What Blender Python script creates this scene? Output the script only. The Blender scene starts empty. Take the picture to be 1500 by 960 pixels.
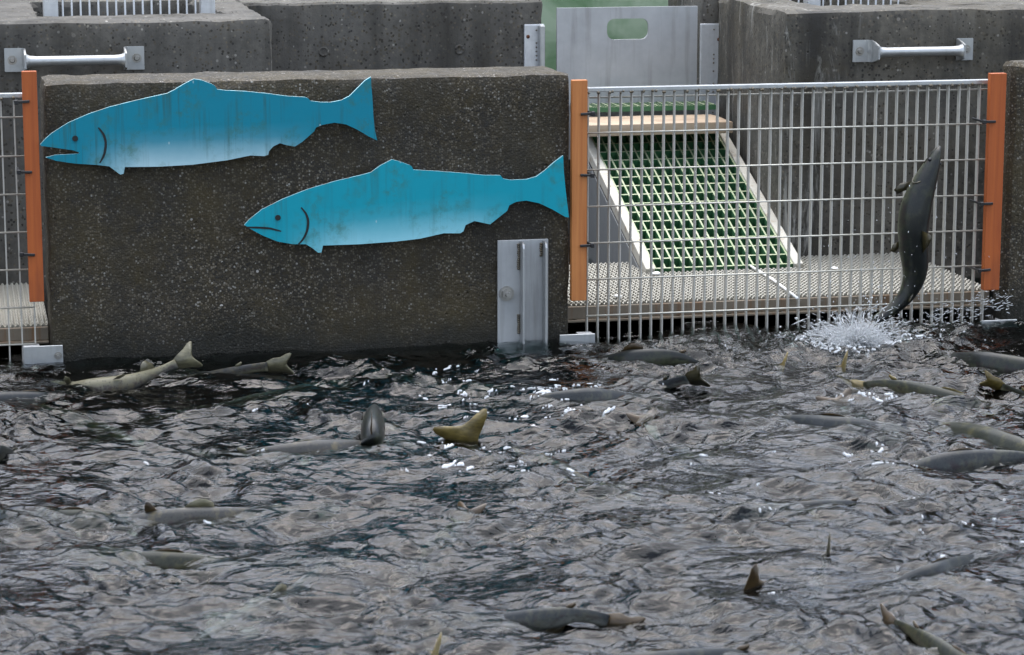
import bpy, bmesh, math, random
import numpy as np
from mathutils import Vector, Matrix
R = math.radians
random.seed(7); rng = np.random.default_rng(11)
sc = bpy.context.scene
col = sc.collection

# ---------------------------------------------------------------- camera
F, PITCH, YAW = 3800.0, R(10.7), R(12.0)          # focal length in photo pixels (1500 wide)
FW = np.array([math.sin(YAW)*math.cos(PITCH), math.cos(YAW)*math.cos(PITCH), -math.sin(PITCH)])
RT = np.array([math.cos(YAW), -math.sin(YAW), 0.0]); UPV = np.cross(RT, FW)
CAM = np.array([-1.6204, -6.8522, 1.3627])
cd = bpy.data.cameras.new('camera'); cam = bpy.data.objects.new('camera', cd); col.objects.link(cam)
cd.sensor_width = 36; cd.lens = 36*F/1500; cd.clip_start = .05; cd.clip_end = 500
cam.location = CAM
cam.rotation_euler = (math.pi/2-PITCH, 0, -YAW)
cd.dof.use_dof = True; cd.dof.focus_distance = 7.1; cd.dof.aperture_fstop = 11
sc.camera = cam
def at(x, y, ax, v):                               # a point of the place on the plane axis=v
    r = FW + RT*(x-750)/F - UPV*(y-480)/F
    return CAM + r*(v-CAM[ax])/r[ax]

# ---------------------------------------------------------------- sky, sun, exposure
w = bpy.data.worlds.new('World'); sc.world = w; w.use_nodes = True
nt = w.node_tree; nt.nodes.clear()
sky = nt.nodes.new('ShaderNodeTexSky'); sky.sky_type = 'NISHITA'; sky.sun_disc = False
SUN_EL, SUN_AZ = R(75), R(10)
sky.sun_elevation = SUN_EL; sky.sun_rotation = SUN_AZ; sky.dust_density = 2; sky.air_density = 1.0
hs = nt.nodes.new('ShaderNodeHueSaturation'); hs.inputs['Saturation'].default_value = .60
bg = nt.nodes.new('ShaderNodeBackground'); bg.inputs['Strength'].default_value = .15
out = nt.nodes.new('ShaderNodeOutputWorld')
nt.links.new(sky.outputs[0], hs.inputs['Color']); nt.links.new(hs.outputs[0], bg.inputs[0]); nt.links.new(bg.outputs[0], out.inputs[0])
sl = bpy.data.lights.new('sun', 'SUN'); sl.energy = 1.5; sl.angle = R(88); sl.color = (.97, .985, 1)
so = bpy.data.objects.new('sun', sl); col.objects.link(so)
sdir = Vector((math.sin(SUN_AZ)*math.cos(SUN_EL), math.cos(SUN_AZ)*math.cos(SUN_EL), math.sin(SUN_EL)))
so.rotation_euler = sdir.to_track_quat('Z', 'Y').to_euler(); so.location = (0, -3, 8)
sc.view_settings.view_transform = 'Standard'; sc.view_settings.look = 'None'
sc.view_settings.gamma = 1; sc.view_settings.use_curve_mapping = False
sc.view_settings.exposure = 1.5
sc.render.engine = 'CYCLES'
sc.cycles.use_denoising = True
sc.cycles.max_bounces = 10; sc.cycles.transmission_bounces = 8; sc.cycles.glossy_bounces = 5
sc.cycles.caustics_refractive = True; sc.cycles.caustics_reflective = False; sc.cycles.blur_glossy = .5

# ---------------------------------------------------------------- material helpers
def lin(c):
    return tuple((v/255/12.92 if v <= 10 else ((v/255+.055)/1.055)**2.4) for v in c)
class M:
    def __init__(s, name):
        s.m = bpy.data.materials.new(name); s.m.use_nodes = True
        s.t = s.m.node_tree; s.b = s.t.nodes['Principled BSDF']; s.o = s.t.nodes['Material Output']
        s.tc = s.t.nodes.new('ShaderNodeTexCoord')
    def n(s, typ, ins=None, **pr):
        x = s.t.nodes.new('ShaderNode'+typ)
        for k, v in pr.items(): setattr(x, k, v)
        for k, v in (ins or {}).items(): s.put(x.inputs[k], v)
        return x
    def put(s, sock, v):
        if isinstance(v, bpy.types.NodeSocket): s.t.links.new(v, sock)
        else:
            if isinstance(v, (tuple, list)) and sock.type == 'RGBA' and len(v) == 3: v = (*v, 1)
            sock.default_value = v
    def set(s, **k):
        for a, v in k.items(): s.put(s.b.inputs[a.replace('_', ' ')], v)
        return s
    def obj(s, scale=(1, 1, 1)):
        return s.n('Mapping', {0: s.tc.outputs['Object'], 'Scale': scale}).outputs[0]
    def noise(s, scale, detail=4, rough=.55, vec=None, dist=0.):
        x = s.n('TexNoise', {'Scale': scale, 'Detail': detail, 'Roughness': rough, 'Distortion': dist})
        s.put(x.inputs['Vector'], vec or s.tc.outputs['Object']); return x.outputs['Fac']
    def ramp(s, fac, stops):
        x = s.n('ValToRGB', {0: fac}); e = x.color_ramp.elements
        while len(e) < len(stops): e.new(.5)
        for q, (p, c) in zip(e, stops):
            q.position = p; q.color = (*c, 1) if isinstance(c, (tuple, list)) else (c, c, c, 1)
        return x.outputs[0]
    def mix(s, fac, a, b, mode='MIX'):
        x = s.n('Mix', data_type='RGBA', blend_type=mode)
        s.put(x.inputs[0], fac); s.put(x.inputs[6], a); s.put(x.inputs[7], b); return x.outputs[2]
    def math(s, op, a, b=0., c=0.):
        x = s.n('Math', operation=op); s.put(x.inputs[0], a); s.put(x.inputs[1], b); s.put(x.inputs[2], c); return x.outputs[0]
    def bump(s, h, strength=.5, dist=.002):
        x = s.n('Bump', {'Height': h, 'Strength': strength, 'Distance': dist}); s.put(s.b.inputs['Normal'], x.outputs[0]); return x

def concrete(name, dark, mid, pebble=1.0, moss=.0, scale=170., rough=.75, stain=.5, pale=0., pk=1., tide=False):
    m = M(name)
    big = m.noise(2.6, 7, .68, None, .6)
    fine = m.noise(38, 6, .7)
    base = m.mix(m.ramp(big, [(.3, 0), (.7, 1)]), dark, mid)
    base = m.mix(m.ramp(fine, [(.35, .0), (.75, .6)]), base, tuple(min(1, c*1.8) for c in mid))
    # exposed aggregate
    v = m.n('TexVoronoi', {'Vector': m.tc.outputs['Object'], 'Scale': scale, 'Randomness': 1.})
    sep = m.n('SeparateColor', {0: v.outputs['Color']})
    peb = m.ramp(sep.outputs[0], [(0, tuple(c*pk for c in (.012, .011, .010))), (.35, tuple(c*pk for c in (.040, .032, .021))), (.62, tuple(c*pk for c in (.10, .083, .056))), (.8, tuple(c*pk for c in (.17, .14, .10))), (.95, tuple(c*pk for c in (.22, .20, .16))), (1, tuple(c*pk for c in (.42, .40, .36)))])
    sel = m.math('GREATER_THAN', sep.outputs[1], 1-.8*pebble)
    sel = m.math('MULTIPLY', sel, m.ramp(v.outputs['Distance'], [(.45, 1), (.62, 0)]))
    base = m.mix(m.math('MULTIPLY', sel, .9), base, peb)
    v2 = m.n('TexVoronoi', {'Vector': m.tc.outputs['Object'], 'Scale': scale*.45})
    s2 = m.n('SeparateColor', {0: v2.outputs['Color']})
    sel2 = m.math('MULTIPLY', m.math('GREATER_THAN', s2.outputs[1], .992), m.ramp(v2.outputs['Distance'], [(.3, 1), (.4, 0)]))
    base = m.mix(m.math('MULTIPLY', sel2, pebble), base, m.ramp(s2.outputs[0], [(0, (.05, .045, .04)), (.6, (.2, .17, .13)), (1, (.45, .43, .4))]))
    # run-off streaks and dirt of their own shape
    st = m.noise(1., 5, .6, m.obj((9, 9, .7)))
    base = m.mix(m.math('MULTIPLY', m.ramp(st, [(.45, 0), (.7, 1)]), stain), base, (.018, .016, .013))
    if pale:
        ps = m.noise(1., 6, .75, m.obj((17, 17, 1.8)), .9)
        base = m.mix(m.math('MULTIPLY', m.math('MULTIPLY', m.ramp(ps, [(.56, 0), (.68, 1)]), m.ramp(m.math('ADD', m.n('SeparateXYZ', {0: m.tc.outputs['Object']}).outputs[0], 1.1), [(.06, 1), (.36, .06)])), pale), base, (.42, .41, .37))
    if moss:
        mo = m.noise(3.3, 6, .7)
        base = m.mix(m.math('MULTIPLY', m.ramp(mo, [(.48, 0), (.75, 1)]), moss), base, (.050, .036, .011))
    if tide:                                        # algae and damp left by the changing water level
        zz = m.math('ADD', m.n('SeparateXYZ', {0: m.tc.outputs['Object']}).outputs[2], m.math('MULTIPLY', m.math('SUBTRACT', m.noise(5, 5, .7), .5), .22))
        base = m.mix(m.math('MULTIPLY', m.ramp(zz, [(.02, 1), (.12, 0)]), .8), base, (.0055, .006, .0035))
        dp = m.noise(1.7, 5, .6, m.obj((1.6, 1.6, .7)), .8)
        base = m.mix(m.math('MULTIPLY', m.ramp(dp, [(.5, 0), (.66, 1)]), .55), base, (.008, .007, .005))
    m.set(Base_Color=base, Roughness=m.ramp(fine, [(.3, rough-.25), (.7, rough+.1)]))
    m.b.inputs['Specular IOR Level'].default_value = .45
    h = m.math('ADD', m.math('MULTIPLY', v.outputs['Distance'], -.7*pebble), m.math('MULTIPLY', fine, .5))
    pit = m.n('TexVoronoi', {'Vector': m.tc.outputs['Object'], 'Scale': 28.})
    ps_ = m.n('SeparateColor', {0: pit.outputs['Color']})
    hole = m.math('MULTIPLY', m.ramp(pit.outputs['Distance'], [(.06, 1), (.13, 0)]), m.math('GREATER_THAN', ps_.outputs[0], .55))
    h = m.math('SUBTRACT', h, m.math('MULTIPLY', hole, 2.0))
    m.bump(h, .8, .0022)
    return m.m

def metal(name, colr, rough=.45, metallic=.85, dirt=.3, dirtcol=(.12, .11, .07), sc_=30):
    m = M(name)
    f = m.noise(sc_, 5, .6)
    g = m.noise(1., 4, .6, m.obj((40, 40, 2.5)))
    c = m.mix(m.ramp(f, [(.3, 0), (.8, .5)]), colr, tuple(x*.62 for x in colr))
    c = m.mix(m.math('MULTIPLY', m.ramp(g, [(.52, 0), (.75, 1)]), dirt), c, dirtcol)
    m.set(Base_Color=c, Metallic=metallic, Roughness=m.ramp(f, [(.3, rough-.08), (.7, rough+.15)]))
    m.bump(f, .15, .001)
    return m.m

MAT = {}
MAT['wall'] = concrete('wet_aggregate_concrete', (.008, .0062, .0036), (.040, .0300, .0135), 1.0, 1., 180., .8, .65, 0., .78, True)
MAT['rear'] = concrete('weathered_concrete', (.028, .026, .022), (.105, .098, .085), .3, .25, 130., .85, .75, .0, .8)
MAT['rearpale'] = concrete('lime_streaked_concrete', (.016, .014, .011), (.10, .091, .073), .32, .5, 130., .85, .9, .75, .75)
MAT['alu'] = metal('dull_aluminium', (.62, .63, .64), .5, .7, .25)
MAT['alu_plate'] = metal('brushed_plate', (.46, .47, .475), .55, .55, .45, (.2, .19, .17), 9)
MAT['galv'] = metal('galvanised_steel', (.47, .48, .48), .4, .75, .25)
MAT['bolt'] = metal('bolt_steel', (.40, .39, .37), .32, .9, .2)
MAT['weld'] = metal('weld_bead', (.17, .15, .115), .5, .6, .7, (.12, .08, .03), 80)
MAT['bar'] = metal('screen_bar', (.52, .50, .45), .5, .25, .7, (.36, .31, .19), 20)
MAT['rung'] = metal('screen_rung', (.60, .58, .51), .4, .5, .35, (.4, .34, .2), 20)
MAT['rust'] = metal('rusty_angle', (.24, .20, .15), .7, .15, .9, (.20, .085, .025), 14)
MAT['rustbolt'] = metal('rust', (.12, .045, .02), .85, .1, .3, (.05, .02, .01), 60)
MAT['tread'] = metal('tread_metal', (.46, .44, .38), .5, .35, .3, (.3, .26, .15), 60)
MAT['grey'] = metal('grey_sheet', (.26, .27, .27), .6, .2, .15, (.2, .19, .17), 6)

def wood(name, a, b, dark, rings=(60, 60, 2.2), wear=.3, ro=.55):
    m = M(name)
    g = m.noise(1., 5, .65, m.obj(rings), .6)
    big = m.noise(3., 4, .6, m.obj((4, 4, 1)))
    c = m.mix(m.ramp(g, [(.3, 0), (.7, 1)]), a, b)
    c = m.mix(m.math('MULTIPLY', m.ramp(big, [(.5, 0), (.72, 1)]), wear), c, dark)
    m.set(Base_Color=c, Roughness=ro); m.bump(g, .3, .001)
    return m.m
MAT['post'] = wood('orange_stained_timber', (.47, .115, .020), (.33, .070, .013), (.20, .045, .012), wear=.8)
MAT['post2'] = wood('amber_stained_timber', (.58, .23, .065), (.40, .125, .030), (.25, .07, .02), wear=.4)
MAT['plank'] = wood('bare_plank', (.46, .36, .26), (.38, .27, .17), (.20, .12, .07), (2.5, 60, 60), .6, .7)
m = M('black_plastic'); m.set(Base_Color=(.010, .010, .012), Roughness=.35); MAT['black'] = m.m
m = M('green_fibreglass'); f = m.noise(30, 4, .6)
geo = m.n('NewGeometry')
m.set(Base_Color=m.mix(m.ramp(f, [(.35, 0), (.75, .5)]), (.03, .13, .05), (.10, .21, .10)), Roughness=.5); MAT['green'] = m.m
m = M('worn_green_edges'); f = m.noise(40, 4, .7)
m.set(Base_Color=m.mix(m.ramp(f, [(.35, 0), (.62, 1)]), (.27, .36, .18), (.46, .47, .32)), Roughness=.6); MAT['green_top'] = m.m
m = M('white_worn_paint'); f = m.noise(22, 6, .75)
m.set(Base_Color=m.mix(m.ramp(f, [(.55, 0), (.72, 1)]), (.56, .53, .45), (.33, .22, .11)), Roughness=.55); MAT['white'] = m.m
m = M('white_scrap'); m.set(Base_Color=(.85, .85, .83), Roughness=.6); MAT['scrap'] = m.m
m = M('pale_green_tank'); f = m.noise(2.4, 4, .6, None, .8)
m.set(Base_Color=m.mix(m.ramp(f, [(.42, 0), (.6, 1)]), (.12, .22, .10), (.34, .42, .28)), Roughness=.5); MAT['tank'] = m.m
m = M('pool_bed'); f = m.noise(4, 5, .6)
m.set(Base_Color=m.mix(f, (.012, .030, .030), (.035, .050, .040)), Roughness=.9); MAT['bed'] = m.m

# water
m = M('pool_water')
m.set(Base_Color=(.93, .98, .97), Roughness=.015, IOR=1.333); m.b.inputs['Transmission Weight'].default_value = 1
mp = m.n('Mapping', {0: m.tc.outputs['Object'], 'Rotation': (0, 0, .2), 'Scale': (.55, 1.1, 1)}).outputs[0]
n1 = m.noise(55, 3, .5, mp, 1.6); n2 = m.noise(34, 1.4, .5, mp, 1.8)
m.bump(n2, .45, .010)
ab = m.n('VolumeAbsorption', {'Color': (.26, .56, .52), 'Density': 9.0})
m.t.links.new(ab.outputs[0], m.o.inputs['Volume']); MAT['water'] = m.m
m = M('foam_and_glint'); m.set(Base_Color=(.50, .52, .54), Roughness=.45); m.b.inputs['Specular IOR Level'].default_value = .3; MAT['foam'] = m.m
m = M('spray'); m.set(Base_Color=(.95, .97, .98), Roughness=.12, IOR=1.33); m.b.inputs['Transmission Weight'].default_value = .7; MAT['spray'] = m.m

# ---------------------------------------------------------------- object helpers
def tag(o, label=None, cat=None, group=None, kind=None):
    for k, v in (('label', label), ('category', cat), ('group', group), ('kind', kind)):
        if v: o[k] = v
    return o
def empty(name, loc):
    o = bpy.data.objects.new(name, None); o.location = loc; o.empty_display_size = .05; col.objects.link(o); return o
def link(name, me, mat, parent=None, base=None, smooth=False):
    """mesh given in world coordinates -> object with its origin at base (or the parent's origin)"""
    if base is None and parent is None:
        v = np.empty(len(me.vertices)*3); me.vertices.foreach_get('co', v); v = v.reshape(-1, 3)
        base = ((v[:, 0].min()+v[:, 0].max())/2, (v[:, 1].min()+v[:, 1].max())/2, v[:, 2].min())
    o = bpy.data.objects.new(name, me); col.objects.link(o)
    if parent is None:
        me.transform(Matrix.Translation(-Vector(base))); o.location = base
    else:
        p = Vector(parent.location); q = parent
        while q.parent: q = q.parent; p += q.location
        b = Vector(base) if base is not None else p
        me.transform(Matrix.Translation(-b)); o.parent = parent; o.location = b-p
    if mat is not None: me.materials.append(mat)
    if smooth:
        me.polygons.foreach_set('use_smooth', [True]*len(me.polygons))
        if name in ('concrete_wall', 'concrete_box', 'weir_wall', 'concrete_pier'): me.set_sharp_from_angle(angle=R(24))
    return o
def mesh(name, bm):
    me = bpy.data.meshes.new(name); bm.normal_update(); bm.to_mesh(me); bm.free(); return me
def fromnp(name, v, f):
    me = bpy.data.meshes.new(name); me.from_pydata([tuple(map(float, p)) for p in v], [], [tuple(map(int, q)) for q in f]); me.update(); return me
def box(bm, a, b, bev=0., seg=2, mat=None):
    r = bmesh.ops.create_cube(bm, size=1)
    a, b = Vector(a), Vector(b); vs = r['verts']
    for v in vs: v.co = Vector(((v.co.x+.5)*(b.x-a.x)+a.x, (v.co.y+.5)*(b.y-a.y)+a.y, (v.co.z+.5)*(b.z-a.z)+a.z))
    if mat is not None: bmesh.ops.transform(bm, matrix=mat, verts=vs)
    if bev:
        es = list({e for v in vs for e in v.link_edges})
        bmesh.ops.bevel(bm, geom=es, offset=bev, segments=seg, affect='EDGES', profile=.6)
def boxm(name, a, b, bev=0., seg=2):
    bm = bmesh.new(); box(bm, a, b, bev, seg); return mesh(name, bm)
def cyl(bm, p, q, r, seg=12, r2=None, cap=True):
    p, q = Vector(p), Vector(q); d = q-p
    mt = Matrix.Translation((p+q)/2) @ d.to_track_quat('Z', 'Y').to_matrix().to_4x4()
    bmesh.ops.create_cone(bm, cap_ends=cap, segments=seg, radius1=r, radius2=r if r2 is None else r2, depth=d.length, matrix=mt)
def prism(name, pts, y0, y1, bev=0.):               # outline in x,z extruded along y
    bm = bmesh.new()
    vs = [bm.verts.new((p[0], y0, p[1])) for p in pts]
    f = bm.faces.new(vs); r = bmesh.ops.extrude_face_region(bm, geom=[f])
    for v in r['geom']:
        if isinstance(v, bmesh.types.BMVert): v.co.y = y1
    bmesh.ops.recalc_face_normals(bm, faces=bm.faces)
    bmesh.ops.triangulate(bm, faces=[q for q in bm.faces if len(q.verts) > 4])
    return mesh(name, bm)
def tube(bm, pts, r, seg=8):
    pts = [Vector(p) for p in pts]; rings = []
    for i, p in enumerate(pts):
        d = (pts[min(i+1, len(pts)-1)]-pts[max(i-1, 0)]).normalized()
        u = d.orthogonal().normalized() if i == 0 else (u-d*u.dot(d)).normalized()
        v = d.cross(u); rr = r[i] if isinstance(r, (list, tuple)) else r
        rings.append([bm.verts.new(p+(u*math.cos(a)+v*math.sin(a))*rr) for a in [2*math.pi*k/seg for k in range(seg)]])
    for a, b in zip(rings, rings[1:]):
        for k in range(seg): bm.faces.new((a[k], a[(k+1) % seg], b[(k+1) % seg], b[k]))
    bm.faces.new(rings[0][::-1]); bm.faces.new(rings[-1])
def nut(parent, c, r, axis=(0, -1, 0), name='bolt', mat='bolt', washer=True):
    bm = bmesh.new(); c = Vector(c); a = Vector(axis)
    if washer: cyl(bm, c, c+a*r*.25, r, 20)
    cyl(bm, c+a*r*.25, c+a*r*.8, r*.68, 6)
    cyl(bm, c+a*r*.8, c+a*r*1.25, r*.36, 12, r*.30)
    return link(name, mesh(name, bm), MAT[mat], parent)

# ---------------------------------------------------------------- setting: bed, ground
b = link('ground', boxm('ground', (-60, -60, -.95), (60, 60, -.75)), MAT['bed']); tag(b, kind='structure')

def rough_up(me, amp, cut):
    """subdivide long faces and jitter, so edges are not ruler straight"""
    bm = bmesh.new(); bm.from_mesh(me)
    for _ in range(cut):
        es = [e for e in bm.edges if e.calc_length() > .035]
        if not es or len(bm.verts) > 90000: break
        bmesh.ops.subdivide_edges(bm, edges=es, cuts=1, use_grid_fill=True)
    co = np.array([v.co[:] for v in bm.verts])
    d = np.zeros_like(co)
    for k in range(24):
        kv = rng.normal(size=3)*rng.choice([12, 30, 70, 130]); ph = rng.uniform(0, 6.28)
        d += np.outer(np.sin(co@kv+ph), rng.normal(size=3))*amp*.35
    for v, q in zip(bm.verts, co+d): v.co = q
    bmesh.ops.triangulate(bm, faces=[f for f in bm.faces if len(f.verts) > 4])
    bm.to_mesh(me); bm.free(); me.set_sharp_from_angle(angle=R(24)); return me

# front wall carrying the cut-out fish
fwm = boxm('concrete_wall', (-1.412, 0, -.75), (0, .25, .735), .024, 2)
o = link('concrete_wall', rough_up(fwm, .0016, 5), MAT['wall'], base=(-.7, .12, 0), smooth=True)
tag(o, 'dark wet pebbled concrete wall behind the two blue fish cutouts', 'wall')
m2 = boxm('concrete_pier', (1.272, -.005, -.75), (2.6, .085, .742), .035, 3)
o = link('concrete_pier', rough_up(m2, .0018, 5), MAT['wall'], base=(1.6, .12, 0), smooth=True)
tag(o, 'dark pebbled concrete pier cut off by the right edge of the picture', 'wall')
m2 = boxm('concrete_pier', (-3.4, -.005, -.75), (-2.65, .25, .745), .035, 3)

ZT = .842; YB = .75; YW = 1.60
def ring(name, outer, inner, z0, z1, bev):
    bm = bmesh.new()
    vo = [bm.verts.new((x, y, z0)) for x, y in outer]; vi = [bm.verts.new((x, y, z0)) for x, y in inner]
    n = len(outer); fs = [bm.faces.new((vo[i], vo[(i+1) % n], vi[(i+1) % n], vi[i])) for i in range(n)]
    r = bmesh.ops.extrude_face_region(bm, geom=fs)
    top = [v for v in r['geom'] if isinstance(v, bmesh.types.BMVert)]
    for v in top: v.co.z = z1
    bmesh.ops.recalc_face_normals(bm, faces=bm.faces)
    es = [e for e in bm.edges if len(e.link_faces) == 2 and e.calc_face_angle(0) > .6]
    bmesh.ops.bevel(bm, geom=es, offset=bev, segments=2, affect='EDGES', profile=.55)
    return mesh(name, bm)
lb = ring('concrete_box', [(-2.9, YB), (-.722, YB), (-.722, 2.2), (-2.9, 2.2)], [(-1.385, YB+.26), (-.83, YB+.26), (-.86, 1.75), (-1.385, 1.75)], -.75, ZT, .022)
o = link('concrete_box', rough_up(lb, .0016, 5), MAT['rear'], base=(-1.6, 1.4, 0), smooth=True)
tag(o, 'grey concrete ladder box behind the upper blue fish, with barred opening on top', 'concrete box')
rb = ring('concrete_box', [(.845, YB), (3.2, YB), (3.2, 2.4), (.925, 2.4)], [(1.055, YB+.25), (1.375, YB+.25), (1.395, 2.05), (1.06, 2.05)], -.75, ZT, .026)
o = link('concrete_box', rough_up(rb, .0018, 5), MAT['rearpale'], base=(1.9, 1.4, 0), smooth=True)
tag(o, 'lime streaked concrete ladder box behind the tall bar screen on the right', 'concrete box')
m2 = boxm('weir_wall', (-.716, YW, -.75), (.283, YW+.26, ZT-.008), .02, 3)
o = link('weir_wall', rough_up(m2, .0016, 5), MAT['rear'], base=(-.2, 1.7, 0), smooth=True)
tag(o, 'set-back grey concrete wall with small round tie holes above the dark front wall', 'wall')
for px, py in ((673, 73), (474, 76)):               # form tie holes: shallow cups with a rim
    c = at(px, py, 1, YW)
    bm = bmesh.new()
    prof = [(.017, .001), (.015, -.0035), (.011, -.002), (.006, .0005)]
    rings = [[bm.verts.new((c[0]+r*math.cos(a), YW+d, c[2]+r*math.sin(a))) for a in [2*math.pi*k/20 for k in range(20)]] for r, d in prof]
    for a, b_ in zip(rings, rings[1:]):
        for k in range(20): bm.faces.new((a[k], a[(k+1) % 20], b_[(k+1) % 20], b_[k]))
    bm.faces.new(rings[-1])
    link('tie_hole', mesh('tie_hole', bm), MAT['rear'], o, smooth=True)
m2 = boxm('weir_wall_stub', (.835, YW, -.75), (.985, YW+.26, ZT-.004), .018, 3)
o = link('concrete_stub', rough_up(m2, .0016, 4), MAT['rear'], base=(.9, 1.7, 0), smooth=True)
tag(o, 'narrow dark concrete stub holding the right slot guide of the grey stop panel', 'wall')
m2 = boxm('far_wall', (-5, 3.5, -.75), (6.5, 3.8, .92), .03, 2)
o = link('concrete_wall', m2, MAT['rear'], base=(0, 3.6, 0)); tag(o, 'mossy concrete wall far behind, glimpsed between the bars along the top', 'wall')
o = link('tank_wall', boxm('tank_wall', (-.2, 3.1, -.75), (2.3, 3.14, .90), .01, 1), MAT['tank'])
tag(o, 'pale green tank wall seen above and through the grey stop panel', 'tank wall')

# unseen wood added behind the ladder: a dark mass to darken pool reflections
tr = np.random.default_rng(21); VV, FF = [], []
def crown_top(x): return 5.2+1.5*math.sin(x*.9+1)+.9*math.sin(x*2.3)+.6*math.sin(x*5.1+2)
for _ in range(16000):
    x = tr.uniform(-18, 22); top = crown_top(x); z = .4+(top-.4)*tr.random()**.8; y = 8.5+tr.normal(0, .8)*(1.2-.8*(z/top)); c_ = np.array([x, y, z])
    a_ = tr.normal(size=3); a_ /= np.linalg.norm(a_); b2 = np.cross(a_, tr.normal(size=3)); b2 /= np.linalg.norm(b2); l_ = tr.uniform(.12, .34)
    k_ = len(VV); VV += [c_-a_*l_, c_+b2*l_*.45, c_+a_*l_, c_-b2*l_*.45]; FF.append((k_, k_+1, k_+2, k_+3))
m = M('dark_foliage'); f = m.noise(1.2, 4, .6); m.set(Base_Color=m.mix(f, (.018, .036, .012), (.05, .085, .028)), Roughness=.7)
o = link('unseen_woodland', fromnp('unseen_woodland', VV, FF), m.m); tag(o, 'dark green wood added out of view behind the ladder, reflected in the pool', 'unseen_woodland', None, 'stuff')

# ---------------------------------------------------------------- bar screens
def bar_screen(x0, x1, y, ztop, pitch, rungs, zbot, label, thin=None, from_right=False):
    root = empty('bar_screen', ((x0+x1)/2, y, zbot)); tag(root, label, 'screen', 'screens of upright metal bars')
    n = int((x1-x0)/pitch)
    bm = bmesh.new(); box(bm, (-.0019, 0, zbot), (.0019, .017, ztop-.008), .0006, 1); base_me = mesh('bar', bm)
    base_me.transform(Matrix.Translation((0, 0, -zbot))); base_me.materials.append(MAT['bar'])
    xs = [x1-i*pitch for i in range(n+1)] if from_right else [x0+(x1-x0)*i/n for i in range(n+1)]
    for x in xs:
        o = bpy.data.objects.new('bar', base_me); col.objects.link(o); o.parent = root
        o.location = (x-root.location.x, 0, 0); o.rotation_euler = (0, random.gauss(0, .0008), random.gauss(0, .02))
    for z in rungs:
        bm = bmesh.new(); cyl(bm, (x0-.004, y-.0012, z), (x1+.002, y-.0012, z), .0023, 8)
        link('rung', mesh('rung', bm), MAT['rung'], root, smooth=True)
    if thin:
        bm = bmesh.new(); cyl(bm, (x0, y+.017, thin), (x1, y+.017, thin), .0024, 8)
        link('rung', mesh('rung', bm), MAT['bar'], root, smooth=True)
    bm = bmesh.new(); box(bm, (x0-.004, y-.005, ztop-.010), (x1+.004, y+.022, ztop+.002), .002, 2)
    link('top_rail', mesh('top_rail', bm), MAT['galv'], root)
    # weld beads under the rail
    bm = bmesh.new()
    for x in xs:
        for _ in range(2):
            bmesh.ops.create_icosphere(bm, subdivisions=1, radius=random.uniform(.003, .0052), matrix=Matrix.Translation((x+random.uniform(-.006, .006), y-.006, ztop-.0105+random.uniform(-.003, .002))))
    w_ = link('weld_beads', mesh('weld_beads', bm), MAT['weld'], root, smooth=True); w_['kind'] = 'stuff'
    return root
RU = [.567-.1018*i for i in range(6)]
bar_screen(.0565, 1.2245, .03, .689, .0306, RU[:6], -.22, 'wide screen of upright bars in front of the green ramp and right box', .662)
LR = [at(20, y, 1, .03)[2] for y in (172, 229, 285, 340.5, 395.5, 451, 505)]
bar_screen(-2.62, -1.452, .03, .705, .034, LR, -.22, 'bar screen cut off by the left edge of the picture beside the orange post', None, True)

# orange posts with cable ties
def post(px0, px1, pyt, pyb, ties, mat, label, tie_dir):
    y0, y1 = -.022, .0
    a = at(px0, pyt, 1, y0); b_ = at(px1, pyt, 1, y0); zb = at((px0+px1)/2, pyb, 1, y0)[2]
    root = empty('timber_post', ((a[0]+b_[0])/2, 0, zb)); tag(root, label, 'post', 'orange timber posts tied to the bar screens')
    me = boxm('post', (a[0], y0, zb), (b_[0], y1, a[2]), .002, 2)
    link('post', me, MAT[mat], root)
    ex = b_[0] if tie_dir > 0 else a[0]
    for ty in ties:
        z = at((px0+px1)/2, ty, 1, y0)[2]
        bm = bmesh.new()
        w0, w1 = (ex-.020, ex+.014) if tie_dir > 0 else (ex-.016, ex+.018)
        tl = random.uniform(-.09, .09)
        mt = Matrix.Translation((ex, y0-.003, z)) @ Matrix.Rotation(tl, 4, 'Y') @ Matrix.Translation((-ex, -(y0-.003), -z))
        box(bm, (w0, y0-.006, z-.0036), (w1, y0-.0008, z+.0036), .001, 1, mt)
        hx = w1 if tie_dir > 0 else w0
        box(bm, (hx-.006, y0-.011, z-.006), (hx+.005, y0+.002, z+.006), .0015, 1, mt)
        box(bm, (hx-.003, y0-.002, z-.003), (hx+.001, .06, z+.003), .001, 1, mt)
        link('cable_tie', mesh('cable_tie', bm), MAT['black'], root)
    return root
post(31.5, 53.5, 105, 443, (149, 252, 373), 'post', 'orange timber post at the left end of the dark wall, by the upper fish nose', -1)
post(838.5, 861, 118, 441, (167, 257, 360), 'post2', 'amber timber post between the dark wall and the wide bar screen', 1)
post(1451.5, 1475, 108, 425, (178, 298, 395), 'post', 'orange timber post at the right end of the wide bar screen', -1)

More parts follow.
